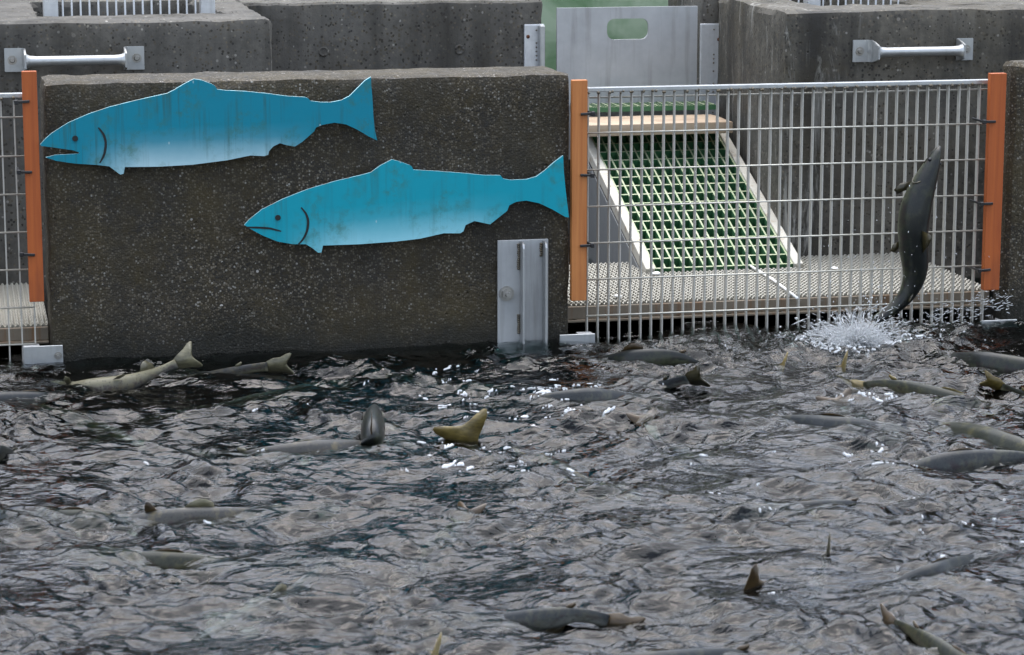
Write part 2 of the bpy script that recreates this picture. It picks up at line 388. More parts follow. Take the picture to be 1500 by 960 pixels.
# ---------------------------------------------------------------- painted fish cut-outs
def cutout_mat(name, deep, pale, p0, p1, width, xa, xb, stains):
    """paint fading from the back to a pale belly; p0-p1 is the fish's axis in x,z"""
    m = M(name)
    sx = m.n('SeparateXYZ', {0: m.tc.outputs['Object']})
    ax = (p1[1]-p0[1])/(p1[0]-p0[0])
    line = m.math('ADD', m.math('MULTIPLY', m.math('SUBTRACT', sx.outputs[0], p0[0]), ax), p0[1])
    d = m.math('DIVIDE', m.math('SUBTRACT', line, sx.outputs[2]), width)
    blot = m.noise(14, 4, .6)
    d = m.math('ADD', d, m.math('MULTIPLY', m.math('SUBTRACT', blot, .5), .25))
    g = m.ramp(d, [(0, 0), (.35, .12), (.7, .58), (1, 1)])
    wl = m.ramp(m.math('DIVIDE', m.math('SUBTRACT', sx.outputs[0], xa[0]), xa[1]-xa[0]), [(0, 0), (1, 1)])
    wr = m.ramp(m.math('DIVIDE', m.math('SUBTRACT', xb[1], sx.outputs[0]), xb[1]-xb[0]), [(0, 0), (1, 1)])
    g = m.math('MULTIPLY', g, m.math('MULTIPLY', wl, wr))
    c = m.mix(g, deep, pale)
    st = m.noise(1., 4, .65, m.obj((70, 1, 2.2)))
    up = m.ramp(m.noise(7, 3, .5), [(.42, 0), (.6, 1)])
    c = m.mix(m.math('MULTIPLY', m.math('MULTIPLY', m.ramp(st, [(.5, 0), (.68, 1)]), up), stains), c, (.03, .085, .07))
    al = m.noise(24, 6, .75)
    c = m.mix(m.math('MULTIPLY', m.math('MULTIPLY', m.ramp(al, [(.48, 0), (.66, 1)]), m.ramp(m.noise(9, 3, .5), [(.44, 0), (.56, 1)])), .55), c, (.05, .13, .075))
    ck = m.n('TexVoronoi', {'Vector': m.obj((60, 60, 30)), 'Scale': 1.})
    ckc = m.n('SeparateColor', {0: ck.outputs['Color']})
    chip = m.math('MULTIPLY', m.ramp(ck.outputs['Distance'], [(.08, 1), (.14, 0)]), m.math('GREATER_THAN', ckc.outputs[0], .87))
    c = m.mix(m.math('MULTIPLY', chip, .6), c, (.45, .6, .62))
    m.set(Base_Color=c, Roughness=m.ramp(al, [(.3, .5), (.7, .7)])); m.bump(al, .08, .001); m.b.inputs['Specular IOR Level'].default_value = .3
    return m.m
m = M('black_paint'); m.set(Base_Color=(.004, .006, .008), Roughness=.4); MAT['blackpaint'] = m.m
m = M('cutout_edge'); f = m.noise(50, 4, .6); m.set(Base_Color=m.mix(m.ramp(f, [(.5, 0), (.65, 1)]), (.35, .62, .68), (.36, .28, .20)), Roughness=.5); MAT['cutedge'] = m.m  # edge colour brightened to stand in for a highlight along the rim

UP = [(59,212),(66,204),(75,196),(87,188),(100,180),(130,167),(160,157),(200,147),(245,137),(255,132),(270,123),(284,116),(295,117.5),(310,123),(315,126),(318,131),(330,132.5),(360,134),(390,137),(420,141),(447,142.5),(451,144),(455,148),(470,150),(485,150),(500,147),(512,141),(525,128),(535,118),(543.5,113),(544,128),(545.6,143),(547,170),(549,190),(552.5,206),(540,200),(523,190),(507,182.5),(490,180),(473,183),(463,187),(460,193),(443,208),(432,215),(420,213),(410,210),(400,215),(394,222),(393,227),(387,229),(367,228),(333,235),(283,241.5),(233,244.5),(183,245),(181,255),(176,256),(168,250),(160,244),(143,242),(110,240),(83,236),(67,231),(80,227.5),(115,225.5),(116,223.5),(107,220.5),(83,217),(60,214)]
LO = [(358,330),(365,322),(384,307),(414,292),(452,277),(490,266),(528,257),(543,253),(558,242.5),(574,234),(583,236),(600,242),(603,244),(606,249),(642,251),(680,254),(710,257),(733,257),(737,262),(748,264),(771,263),(786,259),(798,250),(813,237),(825,228),(826,252),(829,282),(833.5,319),(828,318),(809,307),(790,298),(771,294),(756,296),(746,301),(743,309),(718,329),(695,324),(682,330),(679,339),(674,342),(650,342),(615,350),(581,354),(528,358),(473,360),(471,370),(466,370.5),(458,364),(448,358),(429,358),(406,354),(384,345),(366,335)]
def cutout(pts, deep, pale, gill, eye, mouth, axis, width, xa, xb, stains, label):
    y0, y1 = -.040, -.031
    P = [at(x, y, 1, y0) for x, y in pts]
    cx = sum(p[0] for p in P)/len(P); zb = min(p[2] for p in P)
    root = empty('salmon_cutout', (cx, (y0+y1)/2, zb)); tag(root, label, 'fish cutout', 'painted salmon cutouts on the dark wall')
    P3 = [(p[0], p[2]) for p in P]
    me = prism('panel', P3, y0, y1)
    loc = lambda x, y: (at(x, y, 1, y0)[0]-cx, at(x, y, 1, y0)[2]-zb)
    pm = cutout_mat('cutout_paint', deep, pale, loc(*axis[0]), loc(*axis[1]), width, (loc(xa[0], 200)[0], loc(xa[1], 200)[0]), (loc(xb[0], 200)[0], loc(xb[1], 200)[0]), stains)
    o = link('panel', me, pm, root)
    me.materials.append(MAT['cutedge'])
    for f in me.polygons:
        if abs(f.normal.y) < .5: f.material_index = 1
    # standoff pegs that hold the panel off the wall
    for sx_, sy_ in eye[1]:
        c = at(sx_, sy_, 1, y1); bm = bmesh.new(); cyl(bm, (c[0], y1-.001, c[2]), (c[0], .006, c[2]), .008, 10)
        link('standoff', mesh('standoff', bm), MAT['bolt'], root)
    def stroke(name, line, wd):
        q = [at(x, y, 1, y0) for x, y in line]; bm = bmesh.new(); L_, n = [], len(q)
        # smooth the stroke
        t = np.linspace(0, n-1, 24); qx = np.interp(t, range(n), [a[0] for a in q]); qz = np.interp(t, range(n), [a[2] for a in q])
        for _ in range(4):
            qx[1:-1] = (qx[:-2]+2*qx[1:-1]+qx[2:])/4; qz[1:-1] = (qz[:-2]+2*qz[1:-1]+qz[2:])/4
        for i in range(24):
            dx, dz = qx[min(i+1, 23)]-qx[max(i-1, 0)], qz[min(i+1, 23)]-qz[max(i-1, 0)]; l = math.hypot(dx, dz)
            ww = wd*(.35+.65*math.sin(math.pi*(i+.5)/24)**.5)
            L_.append([bm.verts.new((qx[i]-s*dz/l*ww, y0-.0012, qz[i]+s*dx/l*ww)) for s in (-1, 1)])
        for a, b_ in zip(L_, L_[1:]): bm.faces.new((a[0], a[1], b_[1], b_[0]))
        link(name, mesh(name, bm), MAT['blackpaint'], root)
    stroke('gill_line', gill, .0032)
    if mouth: stroke('mouth_line', mouth, .0028)
    c = at(*eye[0], 1, y0); bm = bmesh.new(); cyl(bm, (c[0], y0-.0025, c[2]), (c[0], y0+.002, c[2]), .0075, 20)
    link('eye', mesh('eye', bm), MAT['blackpaint'], root)
    return root
cutout(UP, (.002, .215, .305), (.42, .62, .67), [(144,187),(152,197),(155.5,210),(153,227),(146,239)], ((110,203), ((160,205),(300,190),(440,180))), None,
       ((160,190),(430,178)), .105, (118, 205), (400, 470), .75, 'upper blue salmon cutout with open mouth and rust streaks on the wall')
cutout(LO, (.002, .305, .395), (.30, .64, .72), [(441,304),(448.5,313),(452,324),(450,339),(444,351),(437,358)], ((407,319), ((450,320),(590,300),(720,290))), [(361,333),(376,333.5),(395,334.5),(412,339)],
       ((450,308),(720,280)), .115, (410, 500), (690, 760), .4, 'lower turquoise salmon cutout with closed mouth line above the metal guide')

# ---------------------------------------------------------------- hardware on the front wall
def guide_plate():
    a = at(728, 352, 1, 0); b_ = at(800, 352, 1, 0)
    x0, x1, zt = a[0], b_[0]+.004, a[2]; zb = -.2
    root = empty('slot_guide', ((x0+x1)/2, 0, 0)); tag(root, 'grey metal slot guide bolted to the dark wall, foot in the water', 'slot guide')
    link('plate', boxm('plate', (x0, -.010, zb), (x1, -.0005, zt), .0012, 1), MAT['alu_plate'], root)
    fx = [at(763, 352, 1, -.01)[0], at(796, 352, 1, -.01)[0]]
    for x in fx:
        bm = bmesh.new()
        prof = [(-.0098, zb), (-.050, zb), (-.050, zt-.018), (-.045, zt-.008), (-.036, zt-.003), (-.0098, zt-.003)]
        vs = [bm.verts.new((x-.003, y, z)) for y, z in prof]; f = bm.faces.new(vs)
        r = bmesh.ops.extrude_face_region(bm, geom=[f])
        for v in r['geom']:
            if isinstance(v, bmesh.types.BMVert): v.co.x = x+.003
        bmesh.ops.recalc_face_normals(bm, faces=bm.faces)
        bmesh.ops.bevel(bm, geom=list(bm.edges), offset=.0008, segments=1, affect='EDGES')
        link('flange', mesh('flange', bm), MAT['galv'], root)
        for z0, z1 in ((zt-.012, zt-.085 if x == fx[0] else zt-.05),) + (((.075, .02),) if x == fx[0] else ()):
            bm = bmesh.new(); k = int((z0-z1)/.006)
            for i in range(k):
                bmesh.ops.create_icosphere(bm, subdivisions=2, radius=.0046, matrix=Matrix.Translation((x-.0065+random.uniform(-.001, .001), -.0125, z0-(z0-z1)*i/k)) @ Matrix.Diagonal((1, .8, .75, 1)))
            link('weld_bead', mesh('weld_bead', bm), MAT['weld'], root, smooth=True)['kind'] = 'stuff'
    c = at(742, 430, 1, -.01); nut(root, (c[0], -.010, c[2]), .0205)
guide_plate()
def bracket(px0, px1, pyt, yoff, flip, label, h=.045, boltx=None):
    a = at(px0, pyt, 1, yoff); b_ = at(px1, pyt, 1, yoff); zt = (a[2]+b_[2])/2
    root = empty('foot_bracket', ((a[0]+b_[0])/2, yoff, zt-h)); tag(root, label, 'bracket', 'small metal foot brackets at the waterline')
    link('flange', boxm('flange', (a[0], yoff, zt-h), (b_[0], yoff+.006, zt), .0012, 1), MAT['galv'], root)
    s = (a[0], a[0]+(b_[0]-a[0])*.42) if flip else (b_[0]-(b_[0]-a[0])*.42, b_[0])
    link('web', boxm('web', (s[0], yoff+.0062, zt-h), (s[1], yoff+.055, zt-.004), .0012, 1), MAT['alu'], root)
    if boltx:
        c = at(boltx[0], boltx[1], 1, yoff); nut(root, (c[0], yoff, c[2]), .0105, washer=True)
    return root
bracket(34, 92, 507, -.012, True, 'metal foot bracket at the waterline below the left orange post', .05, (85, 521))
bracket(820, 872, 490, -.030, False, 'metal foot bracket at the waterline below the amber post', .05)
bracket(1438, 1490, 469, -.012, False, 'metal foot bracket at the waterline below the right orange post', .075, (1483, 482))
nutroot = None

# grab handles on the boxes
def grab(p0, p1, yface, label):
    a, b_ = at(*p0, 1, yface), at(*p1, 1, yface); z = (a[2]+b_[2])/2
    root = empty('grab_bar', ((a[0]+b_[0])/2, yface, z)); tag(root, label, 'grab bar', 'galvanised grab bars on the concrete boxes')
    so_ = .085
    for s, x in ((1, a[0]), (-1, b_[0])):
        # plate bent through a right angle: flat on the wall, then a flange standing out
        bm = bmesh.new()
        wd, h = .060, .034; t = .006
        path = [(-wd*.5, 0), (wd*.30, 0), (wd*.42, .006), (wd*.5, .016), (wd*.5, .05), (wd*.5, so_)]
        for i in range(len(path)-1):
            pass
        outer = [(px_, -py_-t if i < 2 else -py_-t*.5) for i, (px_, py_) in enumerate(path)]
        rows = []
        for i, (u, v) in enumerate(path):
            hh = h if i < 4 else h*.88 if i == 4 else h*.6
            d0 = (x+s*u, yface-v-(.0005)); 
            n_ = (0, -1) if i < 2 else ((-.7, -.7) if i < 4 else (-1, 0))
            d1 = (d0[0]+s*n_[0]*t, d0[1]+n_[1]*t)
            rows.append([bm.verts.new((d0[0], d0[1], z-hh)), bm.verts.new((d0[0], d0[1], z+hh)), bm.verts.new((d1[0], d1[1], z+hh)), bm.verts.new((d1[0], d1[1], z-hh))])
        for A, B in zip(rows, rows[1:]):
            for k in range(4): bm.faces.new((A[k], A[(k+1) % 4], B[(k+1) % 4], B[k]))
        bm.faces.new(rows[0][::-1]); bm.faces.new(rows[-1])
        bmesh.ops.recalc_face_normals(bm, faces=bm.faces)
        bmesh.ops.bevel(bm, geom=[e for e in bm.edges if e.calc_face_angle(0) > .9], offset=.0012, segments=2, affect='EDGES')
        pl = link('mounting_plate', mesh('mounting_plate', bm), MAT['galv'], root)
        bx_ = x-s*.008
        bmx = bmesh.new(); cyl(bmx, (bx_, yface-.006, z), (bx_, yface-.0085, z), .0135, 20); cyl(bmx, (bx_, yface-.008, z), (bx_, yface-.016, z), .0085, 16, .006)
        q = link('bolt', mesh('bolt', bmx), MAT['bolt'], pl)
    bm = bmesh.new(); xa, xb = a[0]+.028, b_[0]-.028
    yb_ = yface-.062
    tube(bm, [(xa, yb_, z), (xa+.003, yb_, z), (xa+.012, yb_, z), (xa+.03, yb_, z), (xb-.03, yb_, z), (xb-.012, yb_, z), (xb-.003, yb_, z), (xb, yb_, z)], [.024, .021, .0165, .0145, .0145, .0165, .021, .024], 20)
    link('bar', mesh('bar', bm), MAT['galv'], root, smooth=True)
grab((22, 87), (196, 86), YB, 'galvanised grab bar on the left concrete box above the orange post')
grab((1262, 76), (1411, 71), YB, 'galvanised grab bar on the right concrete box above the wide bar screen')

# bars inside the box openings
def box_bars(x0, x1, y, pitch, label, side=None):
    root = empty('opening_screen', ((x0+x1)/2, y, .4)); tag(root, label, 'screen', 'bar screens in the box openings')
    for x in (x0, x1):
        link('frame_post', boxm('frame_post', (x-.022, y-.02, .4), (x+.022, y+.03, .93), .004, 2), MAT['alu'], root)
    n = int((x1-x0-.05)/pitch)
    for i in range(n+1):
        x = x0+.036+(x1-x0-.072)*i/n
        bm = bmesh.new(); cyl(bm, (x, y, .4), (x, y, 1.02), .0032, 8); link('bar', mesh('bar', bm), MAT['galv'], root, smooth=True)
    link('top_rail', boxm('top_rail', (x0, y-.01, 1.0), (x1, y+.014, 1.03), .003, 1), MAT['alu'], root)
    if side:
        xs, ys = side
        for i in range(9):
            y_ = y+.05+(ys-y)*i/9; bm = bmesh.new(); cyl(bm, (xs, y_, .4), (xs, y_, 1.02), .0032, 8); link('bar', mesh('bar', bm), MAT['galv'], root, smooth=True)
        link('side_rail', boxm('side_rail', (xs-.006, y+.04, .80), (xs+.006, ys, .815), .003, 1), MAT['galv'], root)
yl = YB+.33
box_bars(at(74, 10, 1, yl)[0], at(304, 10, 1, yl)[0], yl, .0275, 'bar screen inside the opening of the left concrete box at the top')
yr = YB+.45
box_bars(at(1190, 5, 1, yr)[0], at(1353, 5, 1, yr)[0], yr, .026, 'bar screen inside the opening of the right concrete box at the top', (at(1190, 5, 1, yr)[0]-.03, 2.0))

# stop panel and its guides
a = at(816, 12, 1, YW-.02); b_ = at(1022, 12, 1, YW-.02); zb_ = .30
root = empty('stop_panel', ((a[0]+b_[0])/2, YW-.015, zb_)); tag(root, 'grey metal stop panel with an oblong hand hole, above the green grating', 'metal panel')
def holed_panel(x0, x1, z0, z1, hx0, hx1, hz0, hz1, y0, y1):
    bm = bmesh.new(); r = (hz1-hz0)*.36
    hole = []
    for cx_, cz_, a0 in ((hx1-r, hz1-r, 0), (hx0+r, hz1-r, 90), (hx0+r, hz0+r, 180), (hx1-r, hz0+r, 270)):
        for k in range(6):
            an = R(a0+k*18); hole.append((cx_+r*math.cos(an), cz_+r*math.sin(an)))
    n = len(hole); out_ = []
    cx_, cz_ = (hx0+hx1)/2, (hz0+hz1)/2
    for hx_, hz_ in hole:                            # matching outer rim points
        dx, dz = hx_-cx_, hz_-cz_
        tx = ((x1 if dx > 0 else x0)-cx_)/dx if abs(dx) > 1e-6 else 1e9; tz = ((z1 if dz > 0 else z0)-cz_)/dz if abs(dz) > 1e-6 else 1e9
        t = min(tx, tz); out_.append((cx_+dx*t, cz_+dz*t))
    for c in ((x1, z1), (x0, z1), (x0, z0), (x1, z0)):  # snap the nearest rim point to each corner
        i = min(range(n), key=lambda k: (out_[k][0]-c[0])**2+(out_[k][1]-c[1])**2); out_[i] = c
    H = [[bm.verts.new((x, y, z)) for x, z in hole] for y in (y0, y1)]; O = [[bm.verts.new((x, y, z)) for x, z in out_] for y in (y0, y1)]
    for k in range(n):
        j = (k+1) % n
        bm.faces.new((H[0][k], H[0][j], O[0][j], O[0][k])); bm.faces.new((H[1][k], O[1][k], O[1][j], H[1][j]))
        bm.faces.new((H[0][k], H[1][k], H[1][j], H[0][j])); bm.faces.new((O[0][k], O[0][j], O[1][j], O[1][k]))
    bmesh.ops.recalc_face_normals(bm, faces=bm.faces); return mesh('panel', bm)
h0 = at(889, 58.5, 1, YW-.02); h1 = at(950, 27, 1, YW-.02)
link('panel', holed_panel(a[0], b_[0], zb_, a[2], h0[0], h1[0], h0[2], h1[2], YW-.02, YW-.010), MAT['alu_plate'], root)
def slot_side(px0, px1, pyt, bolt, inner, label):
    y0 = YW-.012
    a = at(px0, pyt, 1, y0); b_ = at(px1, pyt, 1, y0)
    root = empty('slot_guide', ((a[0]+b_[0])/2, y0, .28)); tag(root, label, 'slot guide', 'slot guides beside the stop panel')
    link('plate', boxm('plate', (a[0], y0, .28), (b_[0], YW-.0015, a[2]), .004, 2), MAT['alu'], root)
    if inner: 
        xi = b_[0]-.022
        link('flange', boxm('flange', (xi, y0-.03, .28), (xi+.018, y0-.0005, a[2]-.003), .002, 1), MAT['galv'], root)
    c = at(*bolt, 1, y0); bm = bmesh.new(); bmesh.ops.create_icosphere(bm, subdivisions=2, radius=.0065, matrix=Matrix.Translation((c[0], y0, c[2])) @ Matrix.Diagonal((1, .6, 1, 1)))
    link('bolt', mesh('bolt', bm), MAT['rustbolt'], root, smooth=True)
    bm = bmesh.new(); cx_ = at((px0+px1)/2+3, pyt, 1, y0)[0]
    for k in range(26):
        if random.random() < .6: bmesh.ops.create_icosphere(bm, subdivisions=1, radius=.0032, matrix=Matrix.Translation((cx_, y0-.001, a[2]-.02-k*.014)))
    link('weld_bead', mesh('weld_bead', bm), MAT['weld'], root, smooth=True)['kind'] = 'stuff'
slot_side(768, 797.5, 36, (773.5, 54), True, 'bright slot guide at the left of the grey stop panel')
slot_side(1026, 1060, 35, (1053, 58), False, 'dull slot guide at the right of the grey stop panel')

# ---------------------------------------------------------------- walkway treads, ramp, plank
def tread(x0, x1, y0, y1, z, label, rows=30):
    root = empty('walkway_grating', ((x0+x1)/2, (y0+y1)/2, z-.05)); tag(root, label, 'grating', 'serrated walkway gratings behind the bar screens')
    bm = bmesh.new(); pit = .0135; n = int((x1-x0)/pit*5); xs = np.linspace(x0, x1, n)
    for r in range(rows):
        y = y0+.012+(y1-y0-.02)*r/(rows-1); ph = 0.5*(r % 2)
        zz = z+.0034*np.sin(xs/pit*2*math.pi+ph)
        yy = y+.004*np.sin(xs/pit*2*math.pi+ph+1.2)
        L_ = [[bm.verts.new((xs[i], yy[i]-.0015, zz[i]-.013)), bm.verts.new((xs[i], yy[i]-.0045, zz[i])), bm.verts.new((xs[i], yy[i]+.0045, zz[i]+.0015)), bm.verts.new((xs[i], yy[i]+.0015, zz[i]-.013))] for i in range(n)]
        for A, B in zip(L_, L_[1:]):
            for k in range(4): bm.faces.new((A[k], A[(k+1) % 4], B[(k+1) % 4], B[k]))
    g = link('serrated_bars', mesh('serrated_bars', bm), MAT['tread'], root); g['kind'] = 'stuff'
    for i in range(9):
        x = x0+.03+(x1-x0-.06)*i/8
        link('bearing_bar', boxm('bearing_bar', (x-.003, y0, z-.045), (x+.003, y1, z-.0125)), MAT['rust'], root)
    link('pan', boxm('pan', (x0, y0+.02, z-.053), (x1, y1, z-.0465)), MAT['rust'], root)
    link('edge_angle', boxm('edge_angle', (x0, y0-.008, z-.040), (x1, y0, z-.004), .002, 1), MAT['rust'], root)
    link('lower_lip', boxm('lower_lip', (x0, y0-.020, z-.047), (x1, y0-.0085, z-.041), .001, 1), MAT['rust'], root)
    return root
tread(.004, 1.258, .075, .745, .082, 'serrated metal walkway grating behind the foot of the wide bar screen')
tread(-2.64, -1.416, .075, .745, .082, 'serrated metal walkway grating at the far left behind the orange post')

RX0, RX1, RY0, RY1, RZ0, RZ1 = .370, .842, .55, 1.38, .095, .405
root = empty('ramp_grating', ((RX0+RX1)/2, RY0, RZ0)); tag(root, 'sloping green moulded grating ramp with white edges behind the bar screen', 'grating')
sl_ = Vector((0, RY1-RY0, RZ1-RZ0)); L_ = sl_.length; sl_.normalize(); nn = Vector((0, -sl_.z, sl_.y))
fr = Matrix((( 1, 0, 0, RX0), (0, sl_.y, nn.y, RY0), (0, sl_.z, nn.z, RZ0), (0, 0, 0, 1)))
def slope_obj(name, a, b_, mat, top=None, bev=0.):
    bm = bmesh.new(); box(bm, a, b_, bev, 1, fr); me = mesh(name, bm); o = link(name, me, mat, root)
    if top is not None:
        me.materials.append(top)
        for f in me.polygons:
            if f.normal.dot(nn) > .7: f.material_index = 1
    return o
W_ = RX1-RX0; nb = 15
for i in range(nb):
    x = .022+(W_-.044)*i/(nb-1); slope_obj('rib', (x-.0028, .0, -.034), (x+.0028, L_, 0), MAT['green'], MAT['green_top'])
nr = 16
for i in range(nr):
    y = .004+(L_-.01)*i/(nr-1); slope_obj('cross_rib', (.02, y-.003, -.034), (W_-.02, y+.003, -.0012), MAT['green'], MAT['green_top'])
for x in (-.010, W_-.018):
    slope_obj('edge_angle', (x, -.01, -.03), (x+.028, L_, .006), MAT['white'], None, .002)
# solid dark back below the ramp and the flat grating above it
root2 = empty('landing_grating', ((RX0+RX1)/2, RY1+.1, RZ1)); tag(root2, 'flat green moulded grating just above the wooden plank', 'grating')
for i in range(15):
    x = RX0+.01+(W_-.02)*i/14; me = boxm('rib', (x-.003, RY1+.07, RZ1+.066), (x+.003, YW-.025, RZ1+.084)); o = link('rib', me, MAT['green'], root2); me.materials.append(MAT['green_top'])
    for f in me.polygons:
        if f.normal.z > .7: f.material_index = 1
for i in range(5):
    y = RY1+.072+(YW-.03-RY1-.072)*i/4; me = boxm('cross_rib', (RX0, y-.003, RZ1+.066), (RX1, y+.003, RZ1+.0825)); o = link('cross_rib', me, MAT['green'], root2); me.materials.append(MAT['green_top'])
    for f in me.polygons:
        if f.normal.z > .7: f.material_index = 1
pz = RZ1+.018
o = link('plank', rough_up(boxm('plank', (RX0-.03, RY1-.20, pz), (RX1-.025, RY1+.05, pz+.036), .003, 2), .0006, 2), MAT['plank']); tag(o, 'bare wooden plank lying across the top of the green ramp', 'plank')
bm = bmesh.new(); prof = [(RY0+.02, -.2), (RY1, -.2), (RY1, RZ1-.04), (RY0+.02, RZ0-.03)]
vs = [bm.verts.new((RX0-.012, y, z)) for y, z in prof]; r = bmesh.ops.extrude_face_region(bm, geom=[bm.faces.new(vs)])
for v in r['geom']:
    if isinstance(v, bmesh.types.BMVert): v.co.x += .004
bmesh.ops.recalc_face_normals(bm, faces=bm.faces)
link('side_sheet', mesh('side_sheet', bm), MAT['grey'], root)
o = link('channel_back', boxm('channel_back', (.29, YW+.02, -.75), (.83, YW+.05, .3)), MAT['rear']); tag(o, 'concrete sill under the grey stop panel', 'wall')
# scraps
p0, p1 = at(1098, 389, 2, .092), at(1168, 437, 2, .092)
bm = bmesh.new(); tube(bm, [p0, (p0+p1)/2+np.array([.004, 0, .002]), p1], .004, 6)
o = link('white_rope', mesh('white_rope', bm), MAT['scrap'], smooth=True); tag(o, 'short white rope lying across the walkway grating right of the ramp', 'rope')
for (px, py, r), lb in zip(((961, 401, .012), (905, 434, .010), (1222, 393, .010)), ('white scrap on the walkway below the left ramp edge', 'white scrap on the front edge of the walkway near the amber post', 'white scrap on the walkway right of the ramp foot')):
    c = at(px, py, 2, .092); bm = bmesh.new(); bmesh.ops.create_icosphere(bm, subdivisions=2, radius=r, matrix=Matrix.Translation(c) @ Matrix.Diagonal((1.1, 1.3, .45, 1)))
    for v in bm.verts: v.co += Vector((random.gauss(0, .1), random.gauss(0, .1), random.gauss(0, .06)))*r
    o = link('white_scrap', mesh('white_scrap', bm), MAT['scrap'], smooth=True); tag(o, lb, 'scrap', 'white scraps on the walkway')

# ---------------------------------------------------------------- salmon
def fish_mat(name, back, flank, belly, blot=.3):
    m = M(name)
    at_ = m.n('Attribute', attribute_name='belly').outputs['Fac']
    n1 = m.noise(45, 5, .65)
    d = m.math('ADD', at_, m.math('MULTIPLY', m.math('SUBTRACT', n1, .5), blot))
    c = m.ramp(d, [(.12, back), (.42, flank), (.75, belly)])
    sp = m.n('TexVoronoi', {'Vector': m.tc.outputs['Object'], 'Scale': 120.})
    c = m.mix(m.math('MULTIPLY', m.ramp(sp.outputs['Distance'], [(.15, 1), (.32, 0)]), .5), c, tuple(x*.3 for x in back))
    tl = m.n('Attribute', attribute_name='along').outputs['Fac']
    bars = m.n('TexNoise', {'Scale': 26., 'Detail': 2., 'Vector': m.n('CombineXYZ', {0: tl, 1: m.math('MULTIPLY', at_, .12)}).outputs[0]}).outputs['Fac']
    bars = m.math('MULTIPLY', m.ramp(bars, [(.5, 0), (.62, 1)]), m.ramp(at_, [(.15, 0), (.4, .75), (.8, .1)]))
    c = m.mix(bars, c, (back[0]*.7+.012, back[1]*.5+.004, back[2]*.5+.006))
    c = m.mix(m.math('MULTIPLY', m.ramp(m.noise(22, 5, .75), [(.5, 0), (.64, 1)]), .7), c, (flank[0]*1.7, flank[1]*1.5, flank[2]*1.0))
    m.set(Base_Color=c, Roughness=.46); m.b.inputs['Specular IOR Level'].default_value = .3; m.b.inputs['Coat Weight'].default_value = .12; m.b.inputs['Coat Roughness'].default_value = .12
    m.bump(m.n('TexVoronoi', {'Vector': m.tc.outputs['Object'], 'Scale': 230.}).outputs['Distance'], .12, .001)
    return m.m
def fin_mat(name, a_, b_):
    m = M(name); n1 = m.noise(1., 3, .6, m.obj((60, 60, 190))); n2 = m.noise(18, 4, .6)
    m.set(Base_Color=m.mix(m.ramp(m.math('ADD', m.math('MULTIPLY', n1, .4), m.math('MULTIPLY', n2, .6)), [(.35, 0), (.62, 1)]), a_, b_), Roughness=.35)
    m.bump(n1, .4, .001); return m.m
FB = [fish_mat('salmon_olive', (.013, .015, .008), (.034, .035, .019), (.13, .12, .075), .6),
      fish_mat('salmon_slate', (.014, .017, .019), (.032, .036, .037), (.13, .13, .115), .6),
      fish_mat('salmon_pale', (.034, .034, .032), (.060, .057, .047), (.14, .13, .085), .6),
      fish_mat('salmon_dark', (.0035, .005, .0045), (.012, .0155, .0105), (.075, .08, .045), .6)]
for mm in (FB[3],):
    q_ = mm.node_tree.nodes['Principled BSDF']; q_.inputs['Coat Weight'].default_value = .2; q_.inputs['Coat Roughness'].default_value = .15
FM = [fin_mat('fin_yellow', (.050, .036, .008), (.16, .120, .034)), fin_mat('fin_brown', (.016, .010, .004), (.060, .036, .011)),
      fin_mat('fin_pale', (.050, .046, .028), (.14, .128, .075)), fin_mat('fin_dark', (.010, .011, .007), (.045, .036, .013))]
TT = np.array([0, .03, .08, .15, .24, .35, .46, .56, .66, .76, .85, .92, 1.0])
HH = np.array([.012, .045, .078, .103, .125, .140, .142, .132, .112, .085, .062, .054, .060])   # body height / length
WWd = np.array([.012, .034, .056, .072, .082, .084, .080, .072, .058, .042, .028, .021, .016])
